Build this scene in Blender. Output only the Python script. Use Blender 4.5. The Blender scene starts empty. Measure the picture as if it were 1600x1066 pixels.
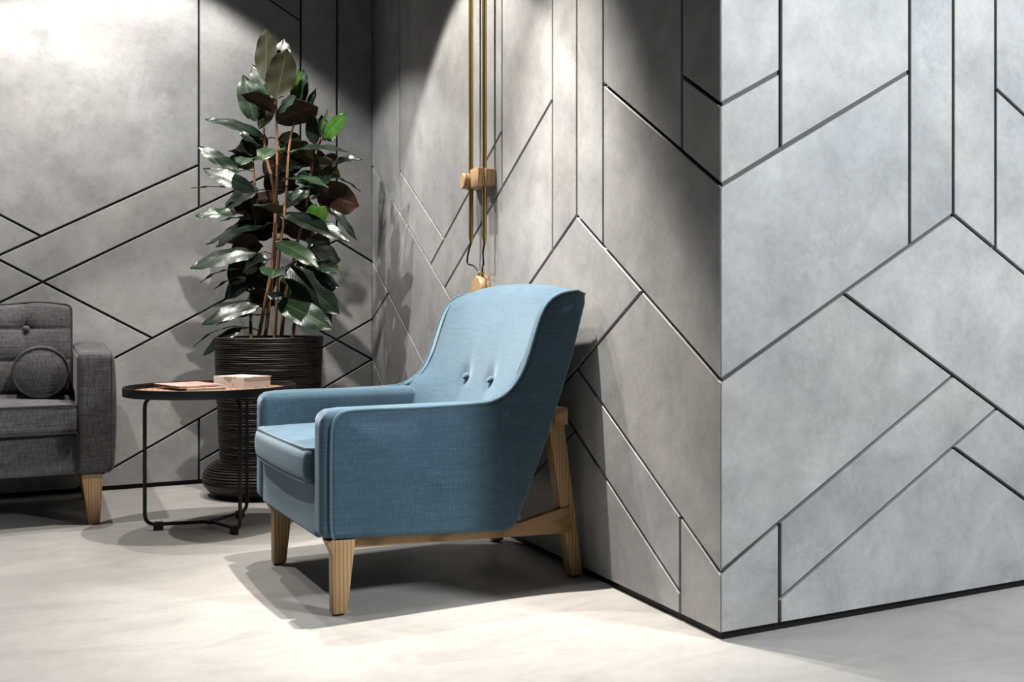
import bpy, bmesh, math, random
from mathutils import Vector, Matrix

# ------------------------------------------------------------------ scene, camera, light
scene = bpy.context.scene
R = math.radians
YAW = R(29.21); FPX = 1695.61; CXP = 1007.08; CYP = 481.37; CAMH = 0.82
XB, YC, YA = 1.466, 2.238, 5.426          # panel faces: return wall, right wall, back wall
TOP = 2.9

cam_d = bpy.data.cameras.new('camera')
cam = bpy.data.objects.new('camera', cam_d)
scene.collection.objects.link(cam)
cam.location = (0, 0, CAMH)
cam.rotation_euler = (R(90), 0, -YAW)
cam_d.sensor_width = 36.0
cam_d.lens = FPX / 1600 * 36.0
cam_d.shift_x = -(CXP - 800) / 1600
cam_d.shift_y = (CYP - 533) / 1600
cam_d.clip_start = 0.05
scene.camera = cam

world = bpy.data.worlds.new('world')
scene.world = world
world.use_nodes = True
world.node_tree.nodes['Background'].inputs[0].default_value = (0.80, 0.88, 1.0, 1)
world.node_tree.nodes['Background'].inputs[1].default_value = 0.015

vs = scene.view_settings
vs.view_transform = 'Standard'
vs.look = 'None'
vs.gamma = 1.0
vs.use_curve_mapping = False
vs.exposure = 0.75


def spot(name, loc, target, watts, deg, blend, col=(1, 0.93, 0.84), size=0.03):
    d = bpy.data.lights.new(name, 'SPOT')
    d.energy = watts; d.spot_size = R(deg); d.spot_blend = blend
    d.color = col; d.shadow_soft_size = size
    o = bpy.data.objects.new(name, d)
    scene.collection.objects.link(o)
    o.location = loc
    o.rotation_euler = (Vector(target) - Vector(loc)).to_track_quat('-Z', 'Y').to_euler()
    return o


WARM = (1.0, 0.955, 0.90)
WARMER = (1.0, 0.93, 0.845)
COOL = (0.945, 0.98, 1.0)
spot('ceiling_spot_chair', (1.00, 3.17, 2.8), (1.19, 3.08, 0.0), 570, 53, 1.0, WARMER, 0.02)
spot('ceiling_spot_lamp', (0.82, 3.95, 2.8), (0.85, 3.90, 0), 155, 86, 0.15, WARMER, 0.02)
spot('ceiling_spot_plant', (0.36, 4.90, 2.8), (0.38, 4.90, 0), 90, 102, 0.22, WARM, 0.02)
spot('ceiling_spot_sofa', (-0.42, 4.55, 2.8), (-0.40, 4.64, 0), 112, 120, 0.4, WARM, 0.02)
spot('floor_fill_spot', (0.0, 2.95, 2.8), (-0.02, 2.45, 0), 50, 90, 0.9, WARM, 0.1)  # added fill to brighten the foreground floor, not a known ceiling lamp
spot('room_light', (2.97, -0.40, 2.75), (2.0, 2.0, 0.4), 600, 100, 0.8, COOL, 0.25)

# ------------------------------------------------------------------ helpers
COL = scene.collection


def tag(o, label=None, cat=None, group=None, kind=None):
    if label: o['label'] = label
    if cat: o['category'] = cat
    if group: o['group'] = group
    if kind: o['kind'] = kind
    return o


def thing(name, label, cat, loc=(0, 0, 0), rz=0.0, group=None):
    o = bpy.data.objects.new(name, None)
    COL.objects.link(o)
    o.location = loc; o.rotation_euler = (0, 0, rz)
    o.empty_display_size = 0.1
    return tag(o, label, cat, group)


def obj(name, bm, mats, parent=None, smooth=True, off=None, recalc=True):
    """link a bmesh as one mesh object; off = vector subtracted from the vertices"""
    if recalc:
        bmesh.ops.recalc_face_normals(bm, faces=bm.faces[:])
    if off is not None:
        bmesh.ops.translate(bm, verts=bm.verts[:], vec=-Vector(off))
    me = bpy.data.meshes.new(name)
    bm.to_mesh(me); bm.free()
    if not isinstance(mats, (list, tuple)): mats = [mats]
    for m in mats: me.materials.append(m)
    if smooth:
        me.shade_smooth()
        try: me.set_sharp_from_angle(angle=R(40))
        except Exception: pass
    o = bpy.data.objects.new(name, me)
    COL.objects.link(o)
    if parent is not None: o.parent = parent
    return o


def poly_prism(pts, axis, a, b, bevel=0.0, segs=2, bm=None):
    """pts in 2D extruded between a and b along axis ('x','y','z')"""
    bm = bm or bmesh.new()
    def mk(p, t):
        if axis == 'y': return (p[0], t, p[1])
        if axis == 'x': return (t, p[0], p[1])
        return (p[0], p[1], t)
    v0 = [bm.verts.new(mk(p, a)) for p in pts]
    v1 = [bm.verts.new(mk(p, b)) for p in pts]
    n = len(pts)
    fs = [bm.faces.new(v0), bm.faces.new(v1[::-1])]
    for i in range(n):
        fs.append(bm.faces.new((v0[i], v1[i], v1[(i + 1) % n], v0[(i + 1) % n])))
    bmesh.ops.recalc_face_normals(bm, faces=fs)
    if bevel > 0:
        es = {e for f in fs for e in f.edges}
        bmesh.ops.bevel(bm, geom=list(es), offset=bevel, segments=segs, profile=0.5, affect='EDGES')
    return bm


def box(x0, x1, y0, y1, z0, z1, bevel=0.0, segs=2, bm=None):
    return poly_prism([(x0, y0), (x1, y0), (x1, y1), (x0, y1)], 'z', z0, z1, bevel, segs, bm)


def softbox(x0, x1, y0, y1, z0, z1, r, fn=None, nm=6, nr=4):
    """rounded box with a grid fine enough to be shaped by fn(u,v,w,co)"""
    c = Vector(((x0 + x1) / 2, (y0 + y1) / 2, (z0 + z1) / 2))
    h = Vector((abs(x1 - x0) / 2, abs(y1 - y0) / 2, abs(z1 - z0) / 2))
    r = min(r, *[q * 0.98 for q in h])
    def axis(hh):
        e = [-hh + r * math.tan(R(45) * i / nr) for i in range(nr + 1)]
        e = [-hh + r * (i / nr) for i in range(nr + 1)]
        m = [(-hh + r) + (2 * hh - 2 * r) * i / nm for i in range(1, nm)]
        return e + m + [-q for q in e[::-1]]
    ax = [axis(h[i]) for i in range(3)]
    bm = bmesh.new()
    for d in range(3):
        i, j = (d + 1) % 3, (d + 2) % 3
        for s in (-1, 1):
            g = []
            for a in ax[i]:
                row = []
                for b in ax[j]:
                    p = [0, 0, 0]; p[d] = s * h[d]; p[i] = a; p[j] = b
                    row.append(bm.verts.new(p))
                g.append(row)
            for a in range(len(g) - 1):
                for b in range(len(g[0]) - 1):
                    bm.faces.new((g[a][b], g[a + 1][b], g[a + 1][b + 1], g[a][b + 1]))
    bmesh.ops.remove_doubles(bm, verts=bm.verts[:], dist=1e-5)
    for v in bm.verts:
        p = v.co
        q = Vector([max(-(h[k] - r), min(h[k] - r, p[k])) for k in range(3)])
        d = p - q
        if d.length > 1e-9: p = q + d.normalized() * r
        co = p.copy()
        if fn: co = fn(p[0] / h[0], p[1] / h[1], p[2] / h[2], co)
        v.co = co + c
    return bm


def tube(path, r, segs=8, closed=False, bm=None, cap=True):
    """round tube along a polyline; r a number or one per point"""
    bm = bm or bmesh.new()
    P = [Vector(p) for p in path]; n = len(P)
    rr = r if isinstance(r, (list, tuple)) else [r] * n
    T = []
    for i in range(n):
        if closed: t = P[(i + 1) % n] - P[i - 1]
        else: t = P[min(i + 1, n - 1)] - P[max(i - 1, 0)]
        T.append(t.normalized())
    up = Vector((0, 0, 1)) if abs(T[0].z) < 0.9 else Vector((1, 0, 0))
    nrm = (up - T[0] * up.dot(T[0])).normalized()
    rings = []
    for i in range(n):
        nrm = (nrm - T[i] * nrm.dot(T[i])).normalized()
        b = T[i].cross(nrm)
        rings.append([bm.verts.new(P[i] + (nrm * math.cos(a) + b * math.sin(a)) * rr[i])
                      for a in [2 * math.pi * k / segs for k in range(segs)]])
    m = n if closed else n - 1
    for i in range(m):
        A, B = rings[i], rings[(i + 1) % n]
        for k in range(segs):
            bm.faces.new((A[k], A[(k + 1) % segs], B[(k + 1) % segs], B[k]))
    if cap and not closed:
        bm.faces.new(rings[0][::-1]); bm.faces.new(rings[-1])
    return bm


def fillet(pts, r, n=6):
    """round the inner corners of a polyline"""
    P = [Vector(p) for p in pts]; out = [P[0]]
    for i in range(1, len(P) - 1):
        a = (P[i - 1] - P[i]); b = (P[i + 1] - P[i])
        la, lb = a.length, b.length; a.normalize(); b.normalize()
        d = min(r, la * .49, lb * .49)
        p0 = P[i] + a * d; p1 = P[i] + b * d
        for k in range(n + 1):
            t = k / n
            out.append(p0 * (1 - t) ** 2 + P[i] * 2 * t * (1 - t) + p1 * t ** 2)
    out.append(P[-1])
    return out


def catmull(pts, n=6, closed=False):
    P = [Vector(p) for p in pts]; out = []
    m = len(P)
    rng = range(m) if closed else range(m - 1)
    for i in rng:
        if closed: p0, p1, p2, p3 = P[i - 1], P[i], P[(i + 1) % m], P[(i + 2) % m]
        else: p0, p1, p2, p3 = P[max(i - 1, 0)], P[i], P[i + 1], P[min(i + 2, m - 1)]
        for k in range(n):
            t = k / n
            out.append(0.5 * ((2 * p1) + (p2 - p0) * t + (2 * p0 - 5 * p1 + 4 * p2 - p3) * t * t + (3 * p1 - p0 - 3 * p2 + p3) * t ** 3))
    if not closed: out.append(P[-1])
    return out


def lathe(profile, c=(0, 0, 0), segs=48, bm=None, jitter=None):
    """profile list of (r, z), spun about z through c"""
    bm = bm or bmesh.new()
    rings = []
    for i, (r, z) in enumerate(profile):
        if r < 1e-6:
            rings.append([bm.verts.new((c[0], c[1], c[2] + z))])
        else:
            ring = []
            for k in range(segs):
                a = 2 * math.pi * k / segs
                rr = r + (jitter(i, a) if jitter else 0)
                ring.append(bm.verts.new((c[0] + rr * math.cos(a), c[1] + rr * math.sin(a), c[2] + z)))
            rings.append(ring)
    for A, B in zip(rings, rings[1:]):
        if len(A) == 1 and len(B) == 1: continue
        for k in range(segs):
            k2 = (k + 1) % segs
            if len(A) == 1: bm.faces.new((A[0], B[k2], B[k]))
            elif len(B) == 1: bm.faces.new((A[k], A[k2], B[0]))
            else: bm.faces.new((A[k], A[k2], B[k2], B[k]))
    return bm


def rect_loop(x0, x1, y0, y1, z, r, zf=None):
    """closed rounded rectangle path"""
    out = []
    for cx, cy, a0 in ((x1 - r, y1 - r, 0), (x0 + r, y1 - r, 90), (x0 + r, y0 + r, 180), (x1 - r, y0 + r, 270)):
        for k in range(5):
            a = R(a0 + 90 * k / 4)
            out.append(Vector((cx + r * math.cos(a), cy + r * math.sin(a), z)))
    res = []
    n = len(out)
    for i in range(n):                       # subdivide the long sides
        a, b = out[i], out[(i + 1) % n]
        m = max(1, int((b - a).length / 0.05))
        for k in range(m): res.append(a.lerp(b, k / m))
    if zf:
        for p in res: p.z += zf(p)
    return res


def pix(px, py, depth):
    """a point seen at a pixel of the photograph, at a distance in front of the camera"""
    X = (px - CXP) / FPX * depth; Z = CAMH + (CYP - py) / FPX * depth
    return Vector((X * math.cos(YAW) + depth * math.sin(YAW), -X * math.sin(YAW) + depth * math.cos(YAW), Z))


# ------------------------------------------------------------------ materials
class NT:
    def __init__(s, name):
        m = bpy.data.materials.new(name); m.use_nodes = True
        s.m = m; s.t = m.node_tree; s.b = s.t.nodes['Principled BSDF']
        s.tc = s.t.nodes.new('ShaderNodeTexCoord')
    def n(s, kind, **kw):
        nd = s.t.nodes.new('ShaderNode' + kind)
        for k, v in kw.items():
            if k in nd.inputs: nd.inputs[k].default_value = v
            else: setattr(nd, k, v)
        return nd
    def l(s, a, b): s.t.links.new(a, b)
    def vec(s, scale=(1, 1, 1), loc=None, rot=(0, 0, 0), src='Object', per_object=False):
        mp = s.n('Mapping'); mp.inputs['Scale'].default_value = scale; mp.inputs['Rotation'].default_value = rot
        s.l(s.tc.outputs[src], mp.inputs['Vector'])
        if per_object:
            oi = s.n('ObjectInfo'); mu = s.n('Math', operation='MULTIPLY'); mu.inputs[1].default_value = 37.0
            s.l(oi.outputs['Random'], mu.inputs[0])
            cx = s.n('CombineXYZ'); s.l(mu.outputs[0], cx.inputs[0]); s.l(mu.outputs[0], cx.inputs[2])
            s.l(cx.outputs[0], mp.inputs['Location'])
        return mp.outputs[0]
    def noise(s, vec, scale, detail=4, rough=0.55, dist=0.0):
        nd = s.n('TexNoise'); nd.inputs['Scale'].default_value = scale; nd.inputs['Detail'].default_value = detail
        nd.inputs['Roughness'].default_value = rough; nd.inputs['Distortion'].default_value = dist
        s.l(vec, nd.inputs['Vector']); return nd.outputs['Fac']
    def ramp(s, fac, stops):
        r = s.n('ValToRGB'); e = r.color_ramp.elements
        while len(e) < len(stops): e.new(0.5)
        for i, (p, c) in enumerate(stops):
            e[i].position = p; e[i].color = (c[0], c[1], c[2], 1) if isinstance(c, (tuple, list)) else (c, c, c, 1)
        s.l(fac, r.inputs[0]); return r.outputs[0]
    def mix(s, a, b, fac, mode='MIX'):
        x = s.n('Mix', data_type='RGBA', blend_type=mode)
        for sock, v in ((x.inputs[6], a), (x.inputs[7], b), (x.inputs[0], fac)):
            if hasattr(v, 'links'): s.l(v, sock)
            elif isinstance(v, (tuple, list)): sock.default_value = (*v[:3], 1)
            else: sock.default_value = v
        return x.outputs[2]
    def bump(s, h, strength, dist=0.002):
        b = s.n('Bump'); b.inputs['Strength'].default_value = strength; b.inputs['Distance'].default_value = dist
        s.l(h, b.inputs['Height']); s.l(b.outputs[0], s.b.inputs['Normal'])
    def set(s, **kw):
        for k, v in kw.items():
            k = k.replace('_', ' ')
            sock = s.b.inputs[k]
            if hasattr(v, 'links'): s.l(v, sock)
            elif isinstance(v, (tuple, list)): sock.default_value = (*v[:3], 1)
            else: sock.default_value = v
        return s.m


def m_plain(name, col, rough=0.5, metal=0.0, spec=0.5):
    t = NT(name)
    v = t.noise(t.vec(), 9, 3)
    c = t.mix([q * 0.9 for q in col], [min(1, q * 1.1) for q in col], v)
    return t.set(Base_Color=c, Roughness=rough, Metallic=metal, Specular_IOR_Level=spec)


def m_concrete():
    t = NT('concrete_panel')
    v = t.vec(per_object=True)
    big = t.ramp(t.noise(v, 2.0, 8, 0.60, 0.25), [(0.30, (0.205, 0.210, 0.216)), (0.50, (0.256, 0.258, 0.260)), (0.70, (0.318, 0.318, 0.314))])
    mid = t.ramp(t.noise(v, 8.0, 10, 0.72, 0.35), [(0.32, 0.76), (0.50, 1.0), (0.70, 1.20)])
    fine = t.ramp(t.noise(v, 60, 6, 0.75), [(0.30, 0.90), (0.7, 1.08)])
    c = t.mix(t.mix(big, mid, 0.70, 'MULTIPLY'), fine, 0.8, 'MULTIPLY')
    patch = t.ramp(t.noise(t.vec((1, 1, 0.7), per_object=True), 4.5, 9, 0.78, 0.5), [(0.56, 0.0), (0.63, 1.0)])
    c = t.mix(c, (0.37, 0.37, 0.362), t.mix((0, 0, 0), (0.30, 0.30, 0.30), patch))
    tint = t.ramp(t.noise(v, 1.3, 4, 0.5), [(0.35, (0.95, 1.0, 1.06)), (0.65, (1.04, 1.0, 0.955))])
    c = t.mix(c, tint, 0.45, 'MULTIPLY')
    t.bump(t.noise(v, 30, 9, 0.75), 0.28, 0.002)
    return t.set(Base_Color=c, Roughness=t.ramp(t.noise(v, 6, 4), [(0.3, 0.42), (0.7, 0.62)]), Specular_IOR_Level=0.32)


def m_floor():
    t = NT('polished_concrete_floor')
    v = t.vec()
    big = t.ramp(t.noise(v, 1.1, 6, 0.6, 0.7), [(0.30, (0.240, 0.234, 0.225)), (0.72, (0.305, 0.298, 0.286))])
    mid = t.ramp(t.noise(t.vec((1, 2.0, 1)), 4.0, 9, 0.68, 0.9), [(0.34, 0.84), (0.52, 1.0), (0.7, 1.10)])
    fine = t.ramp(t.noise(v, 45, 6, 0.7), [(0.30, 0.94), (0.7, 1.05)])
    c = t.mix(t.mix(big, mid, 0.75, 'MULTIPLY'), fine, 0.8, 'MULTIPLY')
    t.bump(t.noise(v, 14, 6, 0.6), 0.06, 0.002)
    return t.set(Base_Color=c, Roughness=t.ramp(t.noise(v, 4, 5), [(0.3, 0.38), (0.7, 0.55)]), Specular_IOR_Level=0.35)


def m_fabric(name, dark, lite, thread=520, slub=0.5, sheen=0.25):
    t = NT(name)
    v1 = t.noise(t.vec((11, 11, 260)), 1.0, 5, 0.7)
    v2 = t.noise(t.vec((240, 240, 40)), 1.0, 4, 0.7)
    v3 = t.noise(t.vec(), 7, 4, 0.6)
    a = t.n('Math', operation='ADD'); t.l(v1, a.inputs[0]); t.l(v2, a.inputs[1])
    h = t.n('Math', operation='MULTIPLY'); t.l(a.outputs[0], h.inputs[0]); h.inputs[1].default_value = 0.5
    c = t.ramp(h.outputs[0], [(0.5 - 0.16 / slub * 0.5, dark), (0.5 + 0.16 / slub * 0.5, lite)])
    c = t.mix(c, t.ramp(v3, [(0.3, 0.88), (0.7, 1.08)]), 0.8, 'MULTIPLY')
    w = t.noise(t.vec((thread, thread, thread)), 1.0, 2, 0.6)
    s = t.n('Math', operation='ADD'); t.l(h.outputs[0], s.inputs[0]); t.l(w, s.inputs[1])
    t.bump(s.outputs[0], 0.35, 0.0015)
    return t.set(Base_Color=c, Roughness=0.92, Specular_IOR_Level=0.15, Sheen_Weight=sheen, Sheen_Roughness=0.45, Sheen_Tint=[min(1, q * 0.45 / max(lite) + 0.42) for q in lite])


def m_wood(name, a, b, scale=(1, 1, 1), rot=(0, 0, 0), rough=0.5, grain=26):
    t = NT(name)
    v = t.vec(scale, rot=rot)
    w = t.n('TexWave', wave_type='BANDS', bands_direction='X')
    w.inputs['Scale'].default_value = grain; w.inputs['Distortion'].default_value = 4.0
    w.inputs['Detail'].default_value = 3; w.inputs['Detail Scale'].default_value = 0.9
    t.l(v, w.inputs['Vector'])
    c = t.ramp(w.outputs['Fac'], [(0.0, [q * 0.80 for q in a]), (0.10, a), (0.40, b)])
    c = t.mix(c, t.ramp(t.noise(t.vec((60, 60, 4)), 1.0, 5, 0.6), [(0.3, 0.86), (0.7, 1.06)]), 0.8, 'MULTIPLY')
    t.bump(w.outputs['Fac'], 0.08, 0.001)
    return t.set(Base_Color=c, Roughness=rough, Specular_IOR_Level=0.35)


def m_pot():
    t = NT('woven_dark_planter')
    v = t.noise(t.vec((9, 9, 130)), 1.0, 5, 0.7)
    c = t.ramp(v, [(0.34, (0.004, 0.003, 0.0026)), (0.60, (0.012, 0.009, 0.0075)), (0.82, (0.050, 0.039, 0.032))])
    t.bump(v, 0.5, 0.003)
    return t.set(Base_Color=c, Roughness=0.5, Specular_IOR_Level=0.35)


def m_leaf(name, a, b, rib, rough):
    """UV: u along the leaf, v across (0.5 = midrib)"""
    t = NT(name)
    sp = t.n('SeparateXYZ'); t.l(t.tc.outputs['UV'], sp.inputs[0])
    d = t.n('Math', operation='SUBTRACT'); t.l(sp.outputs[1], d.inputs[0]); d.inputs[1].default_value = 0.5
    ab = t.n('Math', operation='ABSOLUTE'); t.l(d.outputs[0], ab.inputs[0])
    midrib = t.ramp(ab.outputs[0], [(0.012, 1.0), (0.035, 0.0)])
    # side veins: slanted bands
    ad = t.n('Math', operation='MULTIPLY_ADD'); t.l(ab.outputs[0], ad.inputs[0]); ad.inputs[1].default_value = -0.35
    t.l(sp.outputs[0], ad.inputs[2])
    sn = t.n('Math', operation='MULTIPLY'); t.l(ad.outputs[0], sn.inputs[0]); sn.inputs[1].default_value = 120.0
    si = t.n('Math', operation='SINE'); t.l(sn.outputs[0], si.inputs[0])
    c = t.ramp(t.noise(t.vec(), 14, 4), [(0.3, a), (0.7, b)])
    c = t.mix(c, rib, t.mix((0, 0, 0), (0.8, 0.8, 0.8), midrib))
    t.bump(si.outputs[0], 0.06, 0.0012)
    return t.set(Base_Color=c, Roughness=rough, Specular_IOR_Level=0.45 if rough < 0.4 else 0.2)


def m_cover(name, base, c1, c2, scale):
    t = NT(name)
    n1 = t.noise(t.vec((1, 1, 1)), scale, 5, 0.6, 1.5)
    n2 = t.noise(t.vec((1.7, 1, 1)), scale * 1.9, 3, 0.6, 0.7)
    c = t.mix(base, c1, t.ramp(n1, [(0.52, 0.0), (0.58, 1.0)]))
    c = t.mix(c, c2, t.ramp(n2, [(0.58, 0.0), (0.62, 1.0)]))
    return t.set(Base_Color=c, Roughness=0.35)


def m_pages():
    t = NT('paper_pages')
    v = t.noise(t.vec((3, 3, 900)), 1.0, 2, 0.5)
    return t.set(Base_Color=t.ramp(v, [(0.3, (0.52, 0.46, 0.42)), (0.7, (0.68, 0.62, 0.58))]), Roughness=0.8)


M = dict(
    concrete=m_concrete(), floor=m_floor(),
    backing=m_plain('dark_joint_backing', (0.035, 0.035, 0.037), 0.7),
    plinth=m_plain('black_plinth', (0.004, 0.004, 0.005), 0.5, 0.0, 0.2),
    blue=m_fabric('blue_linen', (0.026, 0.055, 0.083), (0.058, 0.102, 0.139), sheen=0.42),
    bluepipe=m_fabric('blue_linen_piping', (0.045, 0.082, 0.112), (0.086, 0.136, 0.172), sheen=0.45),
    grey=m_fabric('charcoal_linen', (0.024, 0.024, 0.027), (0.112, 0.107, 0.113), 420, 0.6, 0.2),
    greypipe=m_fabric('charcoal_linen_piping', (0.0136, 0.0136, 0.01496), (0.0408, 0.03944, 0.04216), 420),
    oak=m_wood('oak', (0.2277, 0.1353, 0.0627), (0.3168, 0.2013, 0.099), (1, 1, 0.06), (0, 0.06, 0.5), 0.5, 34),
    oakrail=m_wood('oak_rail', (0.2409, 0.1452, 0.066), (0.3102, 0.1947, 0.0957), (0.06, 1, 1), (0, 0, 0.4), 0.5, 30),
    beech=m_wood('beech', (0.3432, 0.198, 0.099), (0.4356, 0.2772, 0.1518), (1, 0.15, 1), (0, 0, 0), 0.45, 20),
    traywood=m_wood('tray_wood', (0.3036, 0.1716, 0.1122), (0.396, 0.2442, 0.165), (1, 0.12, 1), (0, 0, 0.7), 0.4, 18),
    black=m_plain('black_powder_coat', (0.006, 0.006, 0.007), 0.45, 0.0, 0.35),
    rubber=m_plain('black_rubber', (0.010, 0.010, 0.010), 0.7),
    brass=m_plain('aged_brass', (0.56, 0.40, 0.16), 0.30, 1.0),
    pot=m_pot(),
    soil=m_plain('dark_soil', (0.016, 0.012, 0.009), 0.95),
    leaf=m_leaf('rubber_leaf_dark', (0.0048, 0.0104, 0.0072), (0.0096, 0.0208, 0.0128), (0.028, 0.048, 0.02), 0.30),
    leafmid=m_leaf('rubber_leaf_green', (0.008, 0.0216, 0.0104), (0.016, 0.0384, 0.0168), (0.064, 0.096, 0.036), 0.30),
    leaflime=m_leaf('young_leaf_green', (0.028, 0.088, 0.0128), (0.048, 0.132, 0.0176), (0.096, 0.176, 0.04), 0.32),
    under=m_leaf('rubber_leaf_underside', (0.0208, 0.0224, 0.0088), (0.0336, 0.0352, 0.0144), (0.096, 0.072, 0.032), 0.5),
    underbrown=m_leaf('rubber_leaf_brown_underside', (0.0224, 0.0128, 0.0088), (0.04, 0.0224, 0.0144), (0.08, 0.048, 0.024), 0.45),
    undergreen=m_leaf('rubber_leaf_green_underside', (0.036, 0.048, 0.0144), (0.06, 0.076, 0.024), (0.128, 0.12, 0.048), 0.45),
    stem=m_wood('brown_bark', (0.10, 0.052, 0.025), (0.21, 0.115, 0.055), (1, 1, 0.2), (0, 0, 0), 0.7, 30),
    pages=m_pages(),
    cover_red=m_cover('red_magazine_cover', (0.636, 0.371, 0.318), (0.486, 0.124, 0.106), (0.751, 0.636, 0.583), 16),
    cover_cream=m_cover('cream_magazine_cover', (0.654, 0.548, 0.486), (0.53, 0.318, 0.248), (0.707, 0.636, 0.583), 12),
    cover_white=m_cover('white_book_cover', (0.707, 0.681, 0.645), (0.69, 0.654, 0.619), (0.398, 0.318, 0.248), 9),
    spine=m_plain('black_spine', (0.02, 0.02, 0.022), 0.4),
)

# wall panels: outlines as (along the wall, height)
PANELS = {
 'C': [
  [(1.466,0.641),(1.466,0.17),(2.247,0.6299),(1.851,0.8591)],
  [(1.466,0.641),(2.083,0.9906),(2.083,1.468),(1.466,1.122)],
  [(1.851,0.8591),(3.1,0.137),(3.1,0.599),(2.246,1.083)],
  [(1.645,0.079),(1.645,0.02),(2.93,0.02),(2.246,0.4286)],
  [(1.645,0.079),(2.42,0.5299),(2.247,0.6299),(1.645,0.2754)],
  [(1.645,0.2754),(1.466,0.17),(1.466,0.02),(1.645,0.02)],
  [(2.083,2.9),(2.083,0.9906),(2.246,1.083),(2.246,2.9)],
  [(2.083,2.9),(1.647,2.9),(1.647,1.224),(2.083,1.468)],
  [(3.6,0.98),(3.1,0.7),(3.1,0.02),(4.3,0.02),(4.3,0.58)],
  [(3.6,0.98),(4.3,0.58),(4.3,1.38)],
  [(3.6,0.98),(4.3,1.38),(4.3,2.9),(3.6,2.9)],
  [(3.6,0.98),(3.6,2.9),(3.1,2.9),(3.1,0.7)],
  [(3.1,0.02),(3.1,0.137),(2.42,0.5299),(2.246,0.4286),(2.93,0.02)],
  [(1.466,2.9),(1.466,1.321),(1.647,1.421),(1.647,2.9)],
  [(1.466,1.321),(1.466,1.122),(1.647,1.224),(1.647,1.421)],
  [(2.246,2.9),(2.246,1.083),(2.412,0.9889),(2.412,2.9)],
  [(3.1,0.599),(3.1,1.064),(2.412,1.454),(2.412,0.9889)],
  [(2.412,2.9),(2.412,1.454),(3.1,1.064),(3.1,2.9)],
 ],
 'B': [
  [(3.68,1.255),(4.317,0.9017),(4.5,1.006),(3.68,1.46)],
  [(3.68,1.255),(3.68,2.9),(3.239,2.9),(3.239,1.5)],
  [(3.239,1.5),(3.239,1.006),(3.876,0.651),(4.317,0.9017)],
  [(3.876,0.651),(4.299,0.4155),(5.426,1.053),(5.426,1.533)],
  [(2.432,0.075),(2.432,0.02),(3.6,0.02),(3.702,0.0778),(3.069,0.4367)],
  [(2.432,0.075),(3.233,0.5298),(3.052,0.6315),(2.432,0.2769)],
  [(2.432,0.2769),(2.238,0.166),(2.238,0.02),(2.432,0.02)],
  [(3.069,0.4367),(3.702,0.0778),(3.868,0.1714),(3.233,0.5298)],
  [(2.238,2.9),(2.238,1.321),(2.423,1.426),(2.423,2.9)],
  [(2.423,2.9),(2.423,1.229),(2.875,1.487),(2.875,2.9)],
  [(2.238,1.124),(2.238,0.641),(2.875,1.005),(2.875,1.487)],
  [(2.238,1.124),(2.423,1.229),(2.423,1.426),(2.238,1.321)],
  [(2.238,0.641),(2.238,0.166),(3.052,0.6315),(2.635,0.8674)],
  [(5.426,0.561),(4.47,0.02),(5.426,0.02)],
  [(5.426,0.561),(5.426,0.763),(5.14,0.8914),(3.6,0.02),(4.47,0.02)],
  [(2.875,2.9),(2.875,1.005),(3.056,1.108),(3.056,2.9)],
  [(4.5,1.006),(4.951,1.263),(4.951,1.46),(4.321,1.105)],
  [(4.321,1.105),(4.951,1.46),(4.951,2.9),(3.68,2.9),(3.68,1.46)],
  [(4.951,1.263),(5.426,1.533),(5.426,2.2),(4.951,2.46)],
  [(4.951,2.46),(5.426,2.2),(5.426,2.9),(4.951,2.9)],
  [(3.056,2.9),(3.056,1.108),(3.239,1.006),(3.239,2.9)],
  [(3.056,1.108),(2.635,0.8674),(3.868,0.1714),(4.299,0.4155)],
  [(5.426,1.053),(5.14,0.8914),(5.426,0.763)],
 ],
 'A': [
  [(-2.2,0.02),(-1.1,0.02),(-1.1,1.3),(-2.2,0.68)],
  [(-1.1,0.02),(-0.71,0.02),(0.4569,0.6816),(0.0188,0.9333),(-1.1,0.31)],
  [(1.117,1.545),(0.0188,0.9333),(0.4569,0.6816),(1.292,1.155),(1.292,2.9),(1.117,2.9)],
  [(1.117,1.545),(1.117,2.218),(0.656,2.48),(0.656,1.288)],
  [(1.117,2.218),(1.117,2.9),(0.656,2.9),(0.656,2.48)],
  [(0.656,2.9),(-0.9,2.9),(-0.9,1.65),(0.0126,1.133),(0.656,1.487)],
  [(-0.1615,1.037),(0.0188,0.9333),(0.656,1.288),(0.656,1.487)],
  [(0.0126,1.133),(-0.9,1.65),(-1.1,1.53),(-1.1,0.52)],
  [(-0.9,1.65),(-0.9,2.9),(-1.1,2.9),(-1.1,1.53)],
  [(-0.1615,1.037),(-1.1,0.52),(-1.1,0.31),(0.0188,0.9333)],
  [(-1.1,2.9),(-1.6,2.9),(-1.6,1.018),(-1.1,1.3)],
  [(0.154,0.02),(0.656,0.02),(0.656,0.3043)],
  [(0.154,0.02),(1.289,0.6626),(0.8584,0.9092),(-0.71,0.02)],
  [(0.656,0.02),(1.466,0.02),(1.466,0.561),(0.656,0.104)],
  [(1.292,2.9),(1.292,1.155),(1.466,1.053),(1.466,2.9)],
  [(1.292,1.155),(0.8584,0.9092),(1.289,0.6626),(1.466,0.763),(1.466,1.053)],
  [(0.656,0.104),(1.466,0.561),(1.289,0.6626),(0.656,0.3043)],
  [(-2.2,2.9),(-2.2,0.68),(-1.6,1.018),(-1.6,2.9)],
  [(1.289,0.6626),(1.466,0.561),(1.466,0.763)],
 ],
}

# ------------------------------------------------------------------ the setting
fl = obj('floor', box(-3.2, 4.6, -1.2, 5.62, -0.06, 0.0), M['floor'], smooth=False)
tag(fl, 'pale polished concrete floor', kind='structure')

PT, GAP, BEV = 0.012, 0.0100, 0.0016


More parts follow.
